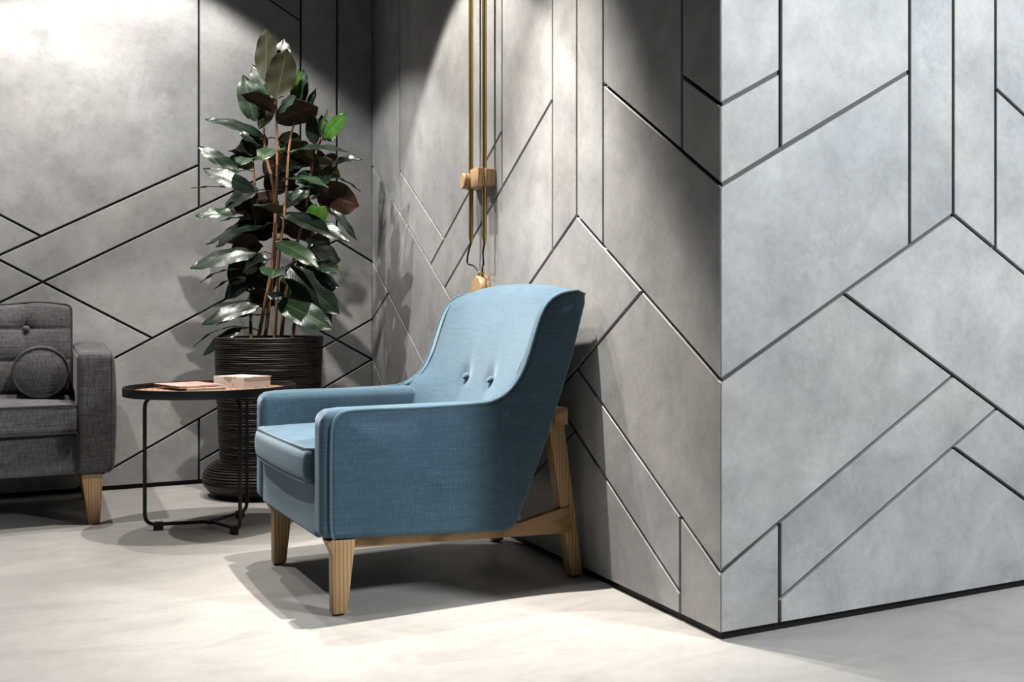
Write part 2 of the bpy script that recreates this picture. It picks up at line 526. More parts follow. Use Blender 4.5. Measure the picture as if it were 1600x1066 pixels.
def inset_poly(P, offs):
    n = len(P); out = []
    lines = []
    for i in range(n):
        a, b = Vector(P[i]), Vector(P[(i + 1) % n]); d = (b - a).normalized()
        nrm = Vector((-d.y, d.x))                     # inward for counter-clockwise loops
        lines.append((a + nrm * offs[i], d))
    for i in range(n):
        p, d = lines[i - 1]; q, e = lines[i]
        den = d.x * e.y - d.y * e.x
        w = q - p
        out.append(p + d * ((w.x * e.y - w.y * e.x) / den))
    return out


def panel_mesh(P, lims, to3):
    """a concrete panel with a chamfered face; to3(u, z, depth) -> world"""
    def offs(extra):
        o = []
        for i in range(len(P)):
            a, b = P[i], P[(i + 1) % len(P)]
            edge = any(abs(a[0] - l) < 2e-3 and abs(b[0] - l) < 2e-3 for l in lims) or \
                abs(a[1] - TOP) < 2e-3 and abs(b[1] - TOP) < 2e-3 or abs(a[1] - .02) < 2e-3 and abs(b[1] - .02) < 2e-3
            o.append((0.0006 if edge else GAP / 2) + extra)
        return o
    rings = [(inset_poly(P, offs(0)), PT), (inset_poly(P, offs(0)), BEV), (inset_poly(P, offs(BEV)), 0.0)]
    bm = bmesh.new(); V = []
    for ring, dep in rings:
        V.append([bm.verts.new(to3(p[0], p[1], dep)) for p in ring])
    n = len(P)
    for A, B in zip(V, V[1:]):
        for i in range(n): bm.faces.new((A[i], A[(i + 1) % n], B[(i + 1) % n], B[i]))
    bm.faces.new(V[-1]); bm.faces.new(V[0][::-1])
    return bm


B0 = PT + 0.001
walls = {}
w = obj('wall_back', box(-2.2, XB + 0.16, YA + B0, YA + 0.16, 0.022, TOP), M['backing'], smooth=False)
walls['A'] = tag(w, 'grey concrete panel wall behind the sofa and the plant', kind='structure')
w = obj('wall_middle', box(XB + B0, XB + 0.16, YC + B0, YA + B0, 0.022, TOP), M['backing'], smooth=False)
walls['B'] = tag(w, 'grey concrete panel wall behind the blue armchair', kind='structure')
w = obj('wall_right', box(XB + 0.16, 4.3, YC + B0, YC + 0.16, 0.022, TOP), M['backing'], smooth=False)
walls['C'] = tag(w, 'pale grey concrete panel wall at the right', kind='structure')
F3 = {'A': lambda u, z, d: (u, YA + d, z), 'B': lambda u, z, d: (XB + d, u + (d if u < 2.2415 else 0), z),
      'C': lambda u, z, d: (u + (d if u < 1.4695 else 0), YC + d, z)}
LIM = {'A': (-2.2, 1.466), 'B': (2.238, 5.426), 'C': (1.466, 4.3)}
for k in 'ABC':
    for P in PANELS[k]:
        obj('panel', panel_mesh(P, LIM[k], F3[k]), M['concrete'], walls[k], smooth=False)
pl = 0.011
for nm, b in (('baseboard_back', (-2.2, XB + 0.1, YA + pl, YA + 0.15, 0, 0.0215)),
              ('baseboard_middle', (XB + pl, XB + 0.15, YC + pl, YA + pl - 0.0005, 0, 0.0215)),
              ('baseboard_right', (XB + 0.1505, 4.3, YC + pl, YC + 0.15, 0, 0.0215))):
    tag(obj(nm, box(*b), M['plinth'], smooth=False), 'black recessed plinth under the wall panels', kind='structure')

# ------------------------------------------------------------------ blue armchair
# local frame: x = depth from the front (d - D0), y = from the near side to the far side (w - W0)
D0, W0, CW = 0.39, 0.405, 0.81
CROT = R(2.4)
CP = Vector((0.649, 2.89))
cc = CP + Vector((D0 * math.cos(CROT) - W0 * math.sin(CROT), D0 * math.sin(CROT) + W0 * math.cos(CROT)))
chair = thing('armchair', 'blue linen armchair on tapered oak legs with two back buttons', 'armchair', (cc.x, cc.y, 0), CROT)
COFF = (D0, W0, 0)


def cpart(name, bm, mat, parent=chair, **kw):
    return obj(name, bm, mat, parent, off=COFF, **kw)


FRONT = [(0.034, 0.209), (0.026, 0.235), (0.025, 0.36), (0.026, 0.48), (0.031, 0.515), (0.046, 0.536), (0.075, 0.545)]
ARMT = [(0.15, 0.546), (0.25, 0.545), (0.36, 0.546), (0.44, 0.548)]
WING = [(0.485, 0.553), (0.533, 0.576), (0.572, 0.620), (0.598, 0.675), (0.618, 0.735), (0.638, 0.792), (0.664, 0.836), (0.705, 0.862), (0.760, 0.872)]
BACK = [(0.788, 0.862), (0.788, 0.835), (0.744, 0.672), (0.660, 0.431), (0.566, 0.205), (0.549, 0.184), (0.525, 0.178)]
side_curve = [Vector((p[0], p[1], 0)) for p in FRONT + ARMT + WING]
side_curve = catmull(side_curve, 3)
side_poly = [(p.x, p.y) for p in side_curve] + BACK


def inset_poly2(P, off):
    return [(p.x, p.y) for p in inset_poly(P, [off] * len(P))]


for s in (0, 1):
    def yy(t): return t if s == 0 else CW - t
    ccw = side_poly[::-1]
    bm = bmesh.new()
    rings = []
    for off, t in ((0.0, 0.040), (0.0, 0.013), (0.004, 0.0075), (0.011, 0.0045)):
        P = inset_poly2(ccw, off) if off else ccw
        rings.append([bm.verts.new((p[0], yy(t), p[1])) for p in P])
    n_ = len(ccw)
    for A, B in zip(rings, rings[1:]):
        for q in range(n_): bm.faces.new((A[q], A[(q + 1) % n_], B[(q + 1) % n_], B[q]))
    caps = [bm.faces.new(rings[-1]), bm.faces.new(rings[0][::-1])]
    bmesh.ops.triangulate(bm, faces=caps)
    sp = cpart('side_panel', bm, M['blue'])
    path = [(p.x, yy(0.008), p.y + 0.001) for p in side_curve] + [(0.788, yy(0.012), 0.862)]
    cpart('piping', tube(path, 0.0042, 8), M['bluepipe'], sp)
    def arm_fn(u, v, w_, co):
        x = co.x + 0.26; z = co.z + 0.1705          # from the front and from the bottom
        Rr = 0.042
        dx, dz = Rr - x, z - (0.341 - Rr)
        if dx > 0 and dz > 0:
            q = math.hypot(dx, dz)
            if q > Rr:
                co.x = Rr - dx * Rr / q - 0.26; co.z = 0.341 - Rr + dz * Rr / q - 0.1705
        co.z += 0.005 * (1 - v * v) * (1 if w_ > 0.9 else 0)
        return co
    cpart('arm', softbox(0.0, 0.52, *sorted((yy(0.012), yy(0.094))), 0.207, 0.548, 0.026, arm_fn, nm=14, nr=5), M['blue'])

# backrest: a concave upholstered shell that meets the wings of the side panels
cen = [(0.500, 0.330), (0.535, 0.430), (0.572, 0.520), (0.594, 0.575), (0.611, 0.630), (0.632, 0.700), (0.658, 0.785), (0.690, 0.860), (0.722, 0.892), (0.756, 0.898), (0.787, 0.882)]
sid = [(0.430, 0.330), (0.445, 0.430), (0.465, 0.520), (0.500, 0.560), (0.552, 0.595), (0.588, 0.650), (0.622, 0.745), (0.655, 0.826), (0.703, 0.860), (0.756, 0.871), (0.787, 0.858)]
cenc = catmull([Vector((a, b, 0)) for a, b in cen], 4); sidc = catmull([Vector((a, b, 0)) for a, b in sid], 4)
rear = catmull([Vector((a, b, 0)) for a, b in [(0.788, 0.835), (0.744, 0.672), (0.702, 0.555), (0.660, 0.431), (0.569, 0.212)]], 5)
BUT = [(0.285, 0.600), (0.490, 0.600)]
NU = 44
bm = bmesh.new(); grid = []
for iu in range(NU + 1):
    u = -1 + 2 * iu / NU
    wpos = 0.012 + (CW - 0.024) * (u + 1) / 2
    e = abs(u) ** 2.4
    col = []
    for a, b in zip(cenc, sidc):
        p = a.lerp(b, e)
        dd = 0.0
        for bw, bz in BUT:
            dd += 0.011 * math.exp(-(((wpos - bw) / 0.030) ** 2 + ((p.y - bz) / 0.030) ** 2))
            dd += 0.0015 * math.exp(-(((wpos - bw) / 0.016) ** 2 + (max(0, p.y - bz) / 0.11) ** 2))
        col.append(bm.verts.new((p.x + dd, wpos, p.y - dd * 0.3)))
    for q in rear:
        col.append(bm.verts.new((q.x - 0.002, wpos, q.y)))
    grid.append(col)
nv = len(grid[0])
for i in range(NU):
    for j in range(nv):
        j2 = (j + 1) % nv
        bm.faces.new((grid[i][j], grid[i][j2], grid[i + 1][j2], grid[i + 1][j]))
bm.faces.new(grid[0]); bm.faces.new(grid[-1][::-1])
backrest = cpart('backrest', bm, M['blue'])
for bw, bz in BUT:
    # centre depth of the upholstery at the button height
    k = min(range(len(cenc)), key=lambda i: abs(cenc[i].y - bz))
    u = abs((bw - 0.405) / 0.393) ** 2.4
    d = cenc[k].x + (sidc[k].x - cenc[k].x) * u + 0.015
    b = lathe([(0, 0.010), (0.006, 0.0095), (0.0105, 0.0065), (0.0125, 0.002), (0.0115, -0.003), (0, -0.004)], segs=20)
    rot = Matrix.Rotation(R(-62), 4, 'Y')
    bmesh.ops.transform(b, matrix=Matrix.Translation((d - 0.012, bw, bz - 0.005)) @ rot, verts=b.verts[:])
    tag(cpart('button', b, M['bluepipe'], backrest), 'small round upholstered button')


def cush_fn(u, v, w_, co):
    t = max(0, 1 - u * u) * max(0, 1 - v * v)
    if w_ > 0: co.z += 0.018 * t ** 0.6
    if u < -0.8: co.x -= 0.010 * max(0, 1 - v * v) + 0.010 * max(0, 1 - w_ * w_)
    return co


cush = cpart('seat_cushion', softbox(-0.012, 0.56, 0.094, CW - 0.094, 0.344, 0.444, 0.018, cush_fn, nm=10), M['blue'])
for z in (0.4395, 0.3485):
    loop = [p + Vector((-0.0085 * max(0, 1 - ((p.y - W0) / 0.311) ** 2) if p.x < 0.02 else 0, 0, 0)) for p in rect_loop(-0.0095, 0.55, 0.097, CW - 0.097, z, 0.022)]
    cpart('piping', tube(loop, 0.0050, 6, closed=True), M['bluepipe'], cush)
cpart('front_rail', softbox(0.006, 0.06, 0.086, CW - 0.086, 0.200, 0.349, 0.012), M['blue'])
cpart('seat_base', poly_prism([(0.05, 0.206), (0.05, 0.337), (0.54, 0.337), (0.62, 0.37), (0.555, 0.205), (0.53, 0.180)], 'y', 0.030, CW - 0.030), M['blue'], smooth=False)
# oak base
FLEG = [(0.014, 0.2065), (0.033, 0.166), (0.035, 0.006), (0.073, 0.006), (0.095, 0.2025)]
for a, b in ((0.018, 0.060), (0.690, 0.732)):
    lg = cpart('leg', poly_prism(FLEG, 'y', a, b, 0.004), M['oak'])
    cpart('glide', lathe([(0, 0.008), (0.014, 0.008), (0.015, 0.0), (0, 0.0)], (0.054, (a + b) / 2, 0), 16), M['rubber'], lg)
RLEG = [(0.766, 0.006), (0.806, 0.006), (0.738, 0.500), (0.702, 0.500), (0.690, 0.455)]
for a, b in ((0.056, 0.102), (0.640, 0.686)):
    lg = cpart('leg', poly_prism(RLEG, 'y', a, b, 0.004), M['oak'])
    cpart('glide', lathe([(0, 0.008), (0.014, 0.008), (0.015, 0.0), (0, 0.0)], (0.786, (a + b) / 2, 0), 16), M['rubber'], lg)
RAIL = [(0.085, 0.203), (0.085, 0.172), (0.53, 0.150), (0.765, 0.140), (0.757, 0.222), (0.60, 0.190), (0.555, 0.186), (0.53, 0.179)]
for a, b in ((0.050, 0.080), (0.660, 0.690)):
    cpart('side_rail', poly_prism(RAIL, 'y', a, b, 0.003), M['oakrail'])
cpart('crossbar', box(0.704, 0.750, 0.046, 0.700, 0.468, 0.520, 0.004), M['oakrail'])

# ------------------------------------------------------------------ round side table
TC = Vector((0.566, 4.331, 0))
table = thing('side_table', 'round black metal tray table with a wooden top beside the armchair', 'table', TC)
tray = obj('tray_rim', lathe([(0.289, 0.500), (0.299, 0.500), (0.3005, 0.502), (0.3005, 0.5305), (0.299, 0.532), (0.296, 0.532), (0.295, 0.5305), (0.295, 0.506), (0.289, 0.504), (0.289, 0.500)], segs=96), M['black'], table)
obj('table_top', lathe([(0, 0.502), (0.2945, 0.502), (0.2945, 0.513), (0, 0.513)], segs=96), M['traywood'], table)
for ang in (47.5, 167.5, 287.5):
    a = R(ang); e = Vector((math.cos(a), math.sin(a), 0))
    path = fillet([e * 0.02 + Vector((0, 0, 0.022)), e * 0.228 + Vector((0, 0, 0.022)), e * 0.228 + Vector((0, 0, 0.492)), e * 0.12 + Vector((0, 0, 0.492))], 0.040)
    lg = obj('leg', tube(path, 0.0068, 10), M['black'], table)
    c = e * 0.182
    b = box(-0.016, 0.016, -0.0105, 0.0105, 0, 0.031, 0.003)
    bmesh.ops.transform(b, matrix=Matrix.Translation(c) @ Matrix.Rotation(a, 4, 'Z'), verts=b.verts[:])
    obj('foot', b, M['rubber'], lg)
obj('hub', lathe([(0, 0.030), (0.018, 0.030), (0.022, 0.027), (0.022, 0.017), (0.018, 0.014), (0, 0.014)], segs=20), M['black'], table)


def flat_book(name, label, corner, e1, l1, l2, z0, th, cover, cat, spine=False, group=None):
    """e1 = direction of the left edge; the other edge is at right angles to it"""
    e1 = Vector((e1[0], e1[1])).normalized(); e2 = Vector((e1.y, -e1.x))
    t = thing(name, label, cat, (corner[0], corner[1], z0), math.atan2(e2.y, e2.x), group)
    cv = 0.0014 if th < 0.02 else 0.0022
    obj('pages', box(0.004, l2 - 0.003, 0.003, l1 - 0.003, cv, th - cv, 0), M['pages'], t, smooth=False)
    obj('cover', box(0, l2, 0, l1, th - cv, th, 0), cover, t, smooth=False)
    obj('cover', box(0, l2, 0, l1, 0, cv, 0), cover, t, smooth=False)
    obj('spine', box(-0.0005, 0.0038, 0, l1, cv + .0001, th - cv - .0001, 0), M['spine'] if spine else cover, t, smooth=False)
    return t


flat_book('magazine', 'cream magazine lying flat under the red patterned one on the tray table', (0.486, 4.318), (-0.20, 0.97), 0.215, 0.140, 0.5132, 0.008, M['cover_cream'], 'magazine')
flat_book('magazine', 'red patterned magazine with a black spine on the tray table', (0.452, 4.330), (-0.27, 0.96), 0.235, 0.168, 0.5214, 0.009, M['cover_red'], 'magazine', True)
flat_book('book', 'thick white paperback book with a pictured cover on the tray table', (0.682, 4.345), (-0.46, 0.888), 0.182, 0.128, 0.5132, 0.042, M['cover_white'], 'book')

# ------------------------------------------------------------------ grey sofa
sofa = thing('sofa', 'charcoal linen sofa with buttoned back cushions on tapered oak legs', 'sofa', (-0.70, 4.98, 0))
SO = (-0.70, 4.98, 0)


def spart(name, bm, mat, parent=sofa, **kw): return obj(name, bm, mat, parent, off=SO, **kw)


SX0, SX1 = -1.655, 0.255            # outer width
AW = 0.128
for s in (0, 1):
    x0, x1 = (SX1 - AW, SX1) if s else (SX0, SX0 + AW)
    def sarm(u, v, w_, co):
        side = u if s else -u
        if side > 0: co.x += (1 if s else -1) * 0.010 * max(0, 1 - w_ * w_)
        co.z += 0.018 * (v + 1) * 0.5 * (1 if w_ > 0 else 0) + (0.004 * (1 - u * u) if w_ > .9 else 0)
        return co
    am = spart('arm', softbox(x0, x1, 4.590, 5.330, 0.190, 0.652, 0.028, sarm), M['grey'])
    for xx in (x0 + 0.010, x1 - 0.010):
        pth = fillet([(xx, 4.596, 0.205), (xx, 4.592, 0.646), (xx, 5.30, 0.668)], 0.03)
        spart('piping', tube(pth, 0.0035, 6), M['greypipe'], am)
xm = (SX0 + SX1) / 2
spart('base', softbox(SX0 + AW - 0.004, SX1 - AW + 0.004, 4.612, 5.32, 0.193, 0.345, 0.012), M['grey'])
spart('back_frame', softbox(SX0 + AW - 0.004, SX1 - AW + 0.004, 5.20, 5.335, 0.300, 0.70, 0.02), M['grey'])
for x0, x1 in ((SX0 + AW + 0.002, xm - 0.001), (xm + 0.001, SX1 - AW + 0.004)):
    def scush(u, v, w_, co):
        t = max(0, 1 - u * u) * max(0, 1 - v * v)
        if w_ > 0: co.z += 0.020 * t ** 0.6
        if v < -0.8: co.y -= 0.012 * max(0, 1 - u * u)
        return co
    sc = spart('seat_cushion', softbox(x0, x1, 4.588, 5.20, 0.347, 0.458, 0.022, scush, nm=10), M['grey'])
    for z in (0.455, 0.352):
        hw = (x1 - x0) / 2; xc = (x0 + x1) / 2
        loop = [p - Vector((0, 0.010 * max(0, 1 - ((p.x - xc) / hw) ** 2) if p.y < 4.62 else 0, 0)) for p in rect_loop(x0 + 0.002, x1 - 0.002, 4.588, 5.19, z, 0.02)]
        spart('piping', tube(loop, 0.0042, 6, closed=True), M['greypipe'], sc)
    # back cushion with tufting: buttons on a grid, seams as grooves
    SEAMX = [x1 - 0.172 - 0.205 * i for i in range(4)]
    SEAMZ = [0.736, 0.608]
    def bcush(u, v, w_, co):
        X = (x0 + x1) / 2 + co.x; Z = 0.652 + co.z
        if v < 0:
            g = 0
            for sx in SEAMX: g += 0.006 * math.exp(-((X - sx) / 0.006) ** 2) + 0.008 * math.exp(-((X - sx) / 0.030) ** 2)
            for sz in SEAMZ: g += 0.006 * math.exp(-((Z - sz) / 0.006) ** 2) + 0.008 * math.exp(-((Z - sz) / 0.030) ** 2)
            for sx in SEAMX:
                g += 0.014 * math.exp(-((X - sx) ** 2 + (Z - 0.736) ** 2) / 0.028 ** 2)
            t = max(0, 1 - u * u) * max(0, 1 - w_ * w_)
            co.y += g * t ** 0.3 - 0.024 * t ** 0.5
        co.y += 0.045 * (w_ + 1) / 2
        co.z += 0.006 * math.cos(u * 9) if w_ > 0.9 else 0
        return co
    bc = spart('back_cushion', softbox(x0, x1 - 0.006, 5.035, 5.17, 0.462, 0.842, 0.026, bcush, nm=64, nr=3), M['grey'])
    hw = (x1 - x0) / 2 - 0.006; xc = (x0 + x1 - 0.006) / 2
    lp = []
    for p in rect_loop(x0 + 0.003, x1 - 0.009, 0.466, 0.838, 0, 0.022):
        t = (p.y - 0.652) / 0.19
        lp.append(Vector((p.x, 5.042 + 0.045 * (t + 1) / 2, p.y + (0.006 * math.cos((p.x - xc) / hw * 9) if t > .9 else 0))))
    spart('piping', tube(lp, 0.0042, 6, closed=True), M['greypipe'], bc)
    for sx in SEAMX:
        b = lathe([(0, 0.012), (0.007, 0.011), (0.011, 0.007), (0.0125, 0.002), (0.011, -0.003), (0, -0.004)], segs=16)
        bmesh.ops.transform(b, matrix=Matrix.Translation((sx, 5.066, 0.736)) @ Matrix.Rotation(R(84), 4, 'X'), verts=b.verts[:])
        spart('button', b, M['grey'], bc)
SLEG = lambda cx: [(cx - 0.038, 0.191), (cx + 0.036, 0.191), (cx + 0.026, 0.0), (cx - 0.012, 0.0)]
for cx, mir in ((0.180, 1), (SX0 + 0.075, -1)):
    for y0, y1 in ((4.600, 4.665), (5.24, 5.305)):
        P = [(cx + mir * (p[0] - cx), p[1]) for p in SLEG(cx)]
        spart('leg', poly_prism(P, 'y', y0, y1, 0.004), M['oak'])
bol = thing('bolster_cushion', 'round charcoal bolster cushion lying beside the sofa arm', 'cushion', (0.010, 4.935, 0.5715))
prof = []
for k in range(13):
    a = -1 + 2 * k / 12
    prof.append((0.094 + 0.002 * (1 - a * a), a * 0.165))
prof = [(0, -0.186), (0.030, -0.184), (0.060, -0.179), (0.082, -0.171), (0.092, -0.166)] + prof[1:-1] + [(0.092, 0.166), (0.082, 0.171), (0.060, 0.179), (0, 0.186)]
b = lathe(prof, segs=48)
rm = Matrix.Rotation(R(90), 4, 'X')
bmesh.ops.transform(b, matrix=rm, verts=b.verts[:])
obj('cover', b, M['grey'], bol)
for zz in (-0.166, 0.166):
    ringp = [Vector((0.0945 * math.cos(R(q)), zz, 0.0945 * math.sin(R(q)))) for q in range(0, 360, 10)]
    obj('piping', tube(ringp, 0.0055, 8, closed=True), M['greypipe'], bol)

# ------------------------------------------------------------------ wall lamp: brass tubes, beech clamp and cord block
lamp = thing('wall_lamp', 'two brass tubes held on the wall by a beech wood clamp', 'wall lamp', (XB, 3.84, 0.86))
LO = (XB, 3.84, 0.86)


def lpart(name, bm, mat, parent=lamp, **kw): return obj(name, bm, mat, parent, off=LO, **kw)


TX = 1.430; T1, T2 = 3.902, 3.760
for ty, zb in ((T1, 1.080), (T2, 1.072)):
    tb = lpart('tube', tube([(TX, ty, zb), (TX, ty, 2.62)], 0.0088, 16), M['brass'])
    lpart('ferrule', tube([(TX, ty, zb - 0.016), (TX, ty, zb + 0.004)], 0.0062, 12), M['brass'], tb)
clamp = lpart('clamp', poly_prism([(3.735, 1.268), (3.944, 1.268), (3.944, 1.322), (3.932, 1.330), (3.874, 1.330), (3.862, 1.312), (3.832, 1.312), (3.822, 1.330), (3.735, 1.330)], 'x', 1.424, 1.4655, 0.003), M['beech'])
lpart('clamp_block', poly_prism([(3.742, 1.264), (3.818, 1.264), (3.828, 1.334), (3.742, 1.334)], 'x', 1.398, 1.4235, 0.004), M['beech'], clamp)
kb = lathe([(0, 0.0), (0.027, 0.0), (0.030, 0.004), (0.030, 0.024), (0.026, 0.028), (0, 0.028)], segs=32)
bmesh.ops.transform(kb, matrix=Matrix.Translation((1.4235, 3.906, 1.299)) @ Matrix.Rotation(R(-90), 4, 'Y'), verts=kb.verts[:])
lpart('clamp_knob', kb, M['beech'], clamp)
disc = lathe([(0, 0.0), (0.048, 0.0), (0.052, 0.004), (0.052, 0.034), (0.048, 0.040), (0, 0.041)], segs=40)
bmesh.ops.transform(disc, matrix=Matrix.Translation((XB - 0.0005, 3.838, 0.888)) @ Matrix.Rotation(R(-90), 4, 'Y'), verts=disc.verts[:])
blk = lpart('cord_block', disc, M['beech'])
for yn in (3.818, 3.852):
    lpart('nipple', lathe([(0, -0.012), (0.006, -0.012), (0.006, 0.010), (0.0045, 0.012), (0, 0.012)], (1.444, yn, 0.944), 14), M['brass'], blk)
for ty, zb, yn, bend in ((T1, 1.066, 3.852, 0.03), (T2, 1.058, 3.818, 0.0)):
    pts = catmull([(TX, ty, zb), (TX - 0.004, ty + 0.006 + bend * .4, zb - 0.035), (TX - 0.004, ty + bend * 0.9, zb - 0.075), (1.438, (ty + yn) / 2 + 0.012, 0.972 + bend * .2), (1.444, yn, 0.952)], 6)
    lpart('cord', tube(pts, 0.0036, 8), M['black'])

# ------------------------------------------------------------------ planter
PC = Vector((0.898, 5.020, 0))
rnd = random.Random(5)
prof = [(0.0, 0.004), (0.175, 0.004), (0.190, 0.006)]
# bulbous foot
NB = 16
for k in range(NB):
    t = (k + 0.0) / NB
    a = R(-62 + 150 * t)
    rr = 0.178 + 0.100 * math.cos(a) ** 0.8 if math.cos(a) > 0 else 0.2
    z = 0.076 + 0.072 * math.sin(a)
    prof += [(rr - 0.0035, z), (rr, z + 0.0025), (rr, z + 0.0055)]
prof.append((0.203, 0.150))
NR = 58
for k in range(NR):
    t = k / NR
    z = 0.150 + (0.690 - 0.150) * t
    rr = 0.205 + 0.026 * t ** 0.8
    dz = 0.540 / NR
    prof += [(rr - 0.003, z), (rr, z + dz * 0.35), (rr, z + dz * 0.7)]
prof += [(0.231, 0.690), (0.228, 0.693), (0.218, 0.693), (0.215, 0.688), (0.213, 0.640)]
ph = [rnd.uniform(0, 6.28) for _ in range(len(prof))]
planter = thing('planter', 'tall dark brown ribbed planter with a bulbous foot behind the side table', 'planter', PC)
obj('pot', lathe(prof, segs=64, jitter=lambda i, a: 0.0012 * math.sin(3 * a + ph[i]) if 3 < i < len(prof) - 4 else 0), M['pot'], planter)
obj('soil', lathe([(0.2128, 0.655), (0.16, 0.662), (0.08, 0.660), (0, 0.664)], segs=40, jitter=lambda i, a: 0), M['soil'], planter)

# ------------------------------------------------------------------ rubber plant
plant = thing('rubber_plant', 'tall rubber plant with glossy dark green leaves growing in the planter', 'plant', (PC.x, PC.y, 0.655))
PO = (PC.x, PC.y, 0.655)
PD = 4.82


def stem(pts, r0, r1):
    P = catmull([pix(x, y, PD + d) for x, y, d in pts], 7)
    P[0].z = min(P[0].z, 0.645)
    n = len(P)
    obj('stem', tube(P, [r0 + (r1 - r0) * i / (n - 1) for i in range(n)], 8), M['stem'], plant, off=PO)
    return P


STEMS = [
    stem([(401, 546, -.02), (411, 490, -.02), (424, 420, -.03), (430, 340, -.03), (433, 260, -.02), (431, 150, -.02)], .0085, .005),
    stem([(412, 546, .03), (421, 470, .02), (430, 390, .01), (428, 300, .0), (415, 240, .0), (412, 200, .0)], .0095, .005),
    stem([(428, 546, -.06), (432, 480, -.06), (436, 400, -.05), (446, 320, -.05), (452, 230, -.02), (466, 165, .02)], .008, .0045),
    stem([(438, 546, .05), (446, 470, .05), (462, 390, .05), (478, 320, .04), (490, 250, .03), (505, 212, .02)], .0095, .005),
    stem([(455, 546, -.03), (461, 500, -.02), (470, 440, .0), (484, 380, .0), (497, 330, .0)], .0085, .005),
    stem([(392, 546, .05), (392, 470, .06), (396, 400, .06), (400, 330, .05), (396, 262, .04)], .008, .005),
]
ALLP = [p for s_ in STEMS for p in s_]
FWD = Vector((math.sin(YAW), math.cos(YAW), 0))


def leaf(base, tip, width, roll, up='leaf', dn='under', droop=0.12, fold=0.22, b_d=0.0, t_d=0.0, stalk=True):
    """base/tip: where the blade starts and ends; roll 0 = upper face up, 90 = facing the viewer"""
    B = pix(base[0], base[1], PD + b_d); T = pix(tip[0], tip[1], PD + t_d)
    a = (T - B); Ln = a.length; a.normalize()
    upv = Vector((0, 0, 1)); cv = -FWD
    n = upv * math.cos(R(roll)) + cv * math.sin(R(roll))
    n = n - a * n.dot(a)
    if n.length < 0.15: n = cv - a * cv.dot(a)
    n.normalize(); s = a.cross(n)
    NL, NWD = 12, 3
    bm = bmesh.new(); uvl = bm.loops.layers.uv.new('UVMap')
    top, bot = [], []
    info = {}
    for i in range(NL + 1):
        t = i / NL
        wv = (math.sin(math.pi * min(1, t ** 0.88)) ** 0.62) * width
        if t > 0.9: wv *= max(0.0, 1 - ((t - 0.9) / 0.1) ** 1.5) * .8 + .02
        wv = max(wv, 0.0012)
        c = B + a * (Ln * t) + n * (droop * Ln * (4 * t * (1 - t)) * 0.5)
        rt, rb = [], []
        for j in range(-NWD, NWD + 1):
            q = j / NWD
            off = s * (q * wv * math.cos(fold)) + n * (abs(q) * wv * math.sin(fold) - 0.10 * wv * q * q)
            off += n * (0.0035 * math.sin(t * 17 + j * 1.3) * abs(q))
            vt = bm.verts.new(c + off + n * 0.0006); vb = bm.verts.new(c + off - n * 0.0006)
            info[vt] = (t, 0.5 + q * 0.5); info[vb] = (t, 0.5 + q * 0.5)
            rt.append(vt); rb.append(vb)
        top.append(rt); bot.append(rb)
    m = 2 * NWD
    for i in range(NL):
        for j in range(m):
            bm.faces.new((top[i][j], top[i][j + 1], top[i + 1][j + 1], top[i + 1][j])).material_index = 0
            bm.faces.new((bot[i][j], bot[i + 1][j], bot[i + 1][j + 1], bot[i][j + 1])).material_index = 1
        for j, jj in ((0, 1), (m, 0)):
            bm.faces.new((top[i][j], top[i + 1][j], bot[i + 1][j], bot[i][j])).material_index = 1
    bm.faces.new(top[0] + bot[0][::-1]).material_index = 1
    bm.faces.new(top[-1][::-1] + bot[-1]).material_index = 1
    for f in bm.faces:
        for lp in f.loops:
            if lp.vert in info: lp[uvl].uv = info[lp.vert]
    if stalk:
        N = min(ALLP, key=lambda p: (p - B).length + 0.4 * max(0, p.z - B.z))
        if 0.008 < (N - B).length < 0.26:
            k0 = len(bm.faces)
            bm.faces.ensure_lookup_table()
            old = set(bm.faces)
            mid = (N + B) * 0.5 + Vector((0, 0, 0.01))
            tube([N, mid, B + a * 0.012], [0.003, 0.0026, 0.002], 5, bm=bm)
            for f in bm.faces:
                if f not in old: f.material_index = 1
    obj('leaf', bm, [M[up], M[dn]], plant, off=PO, recalc=True)


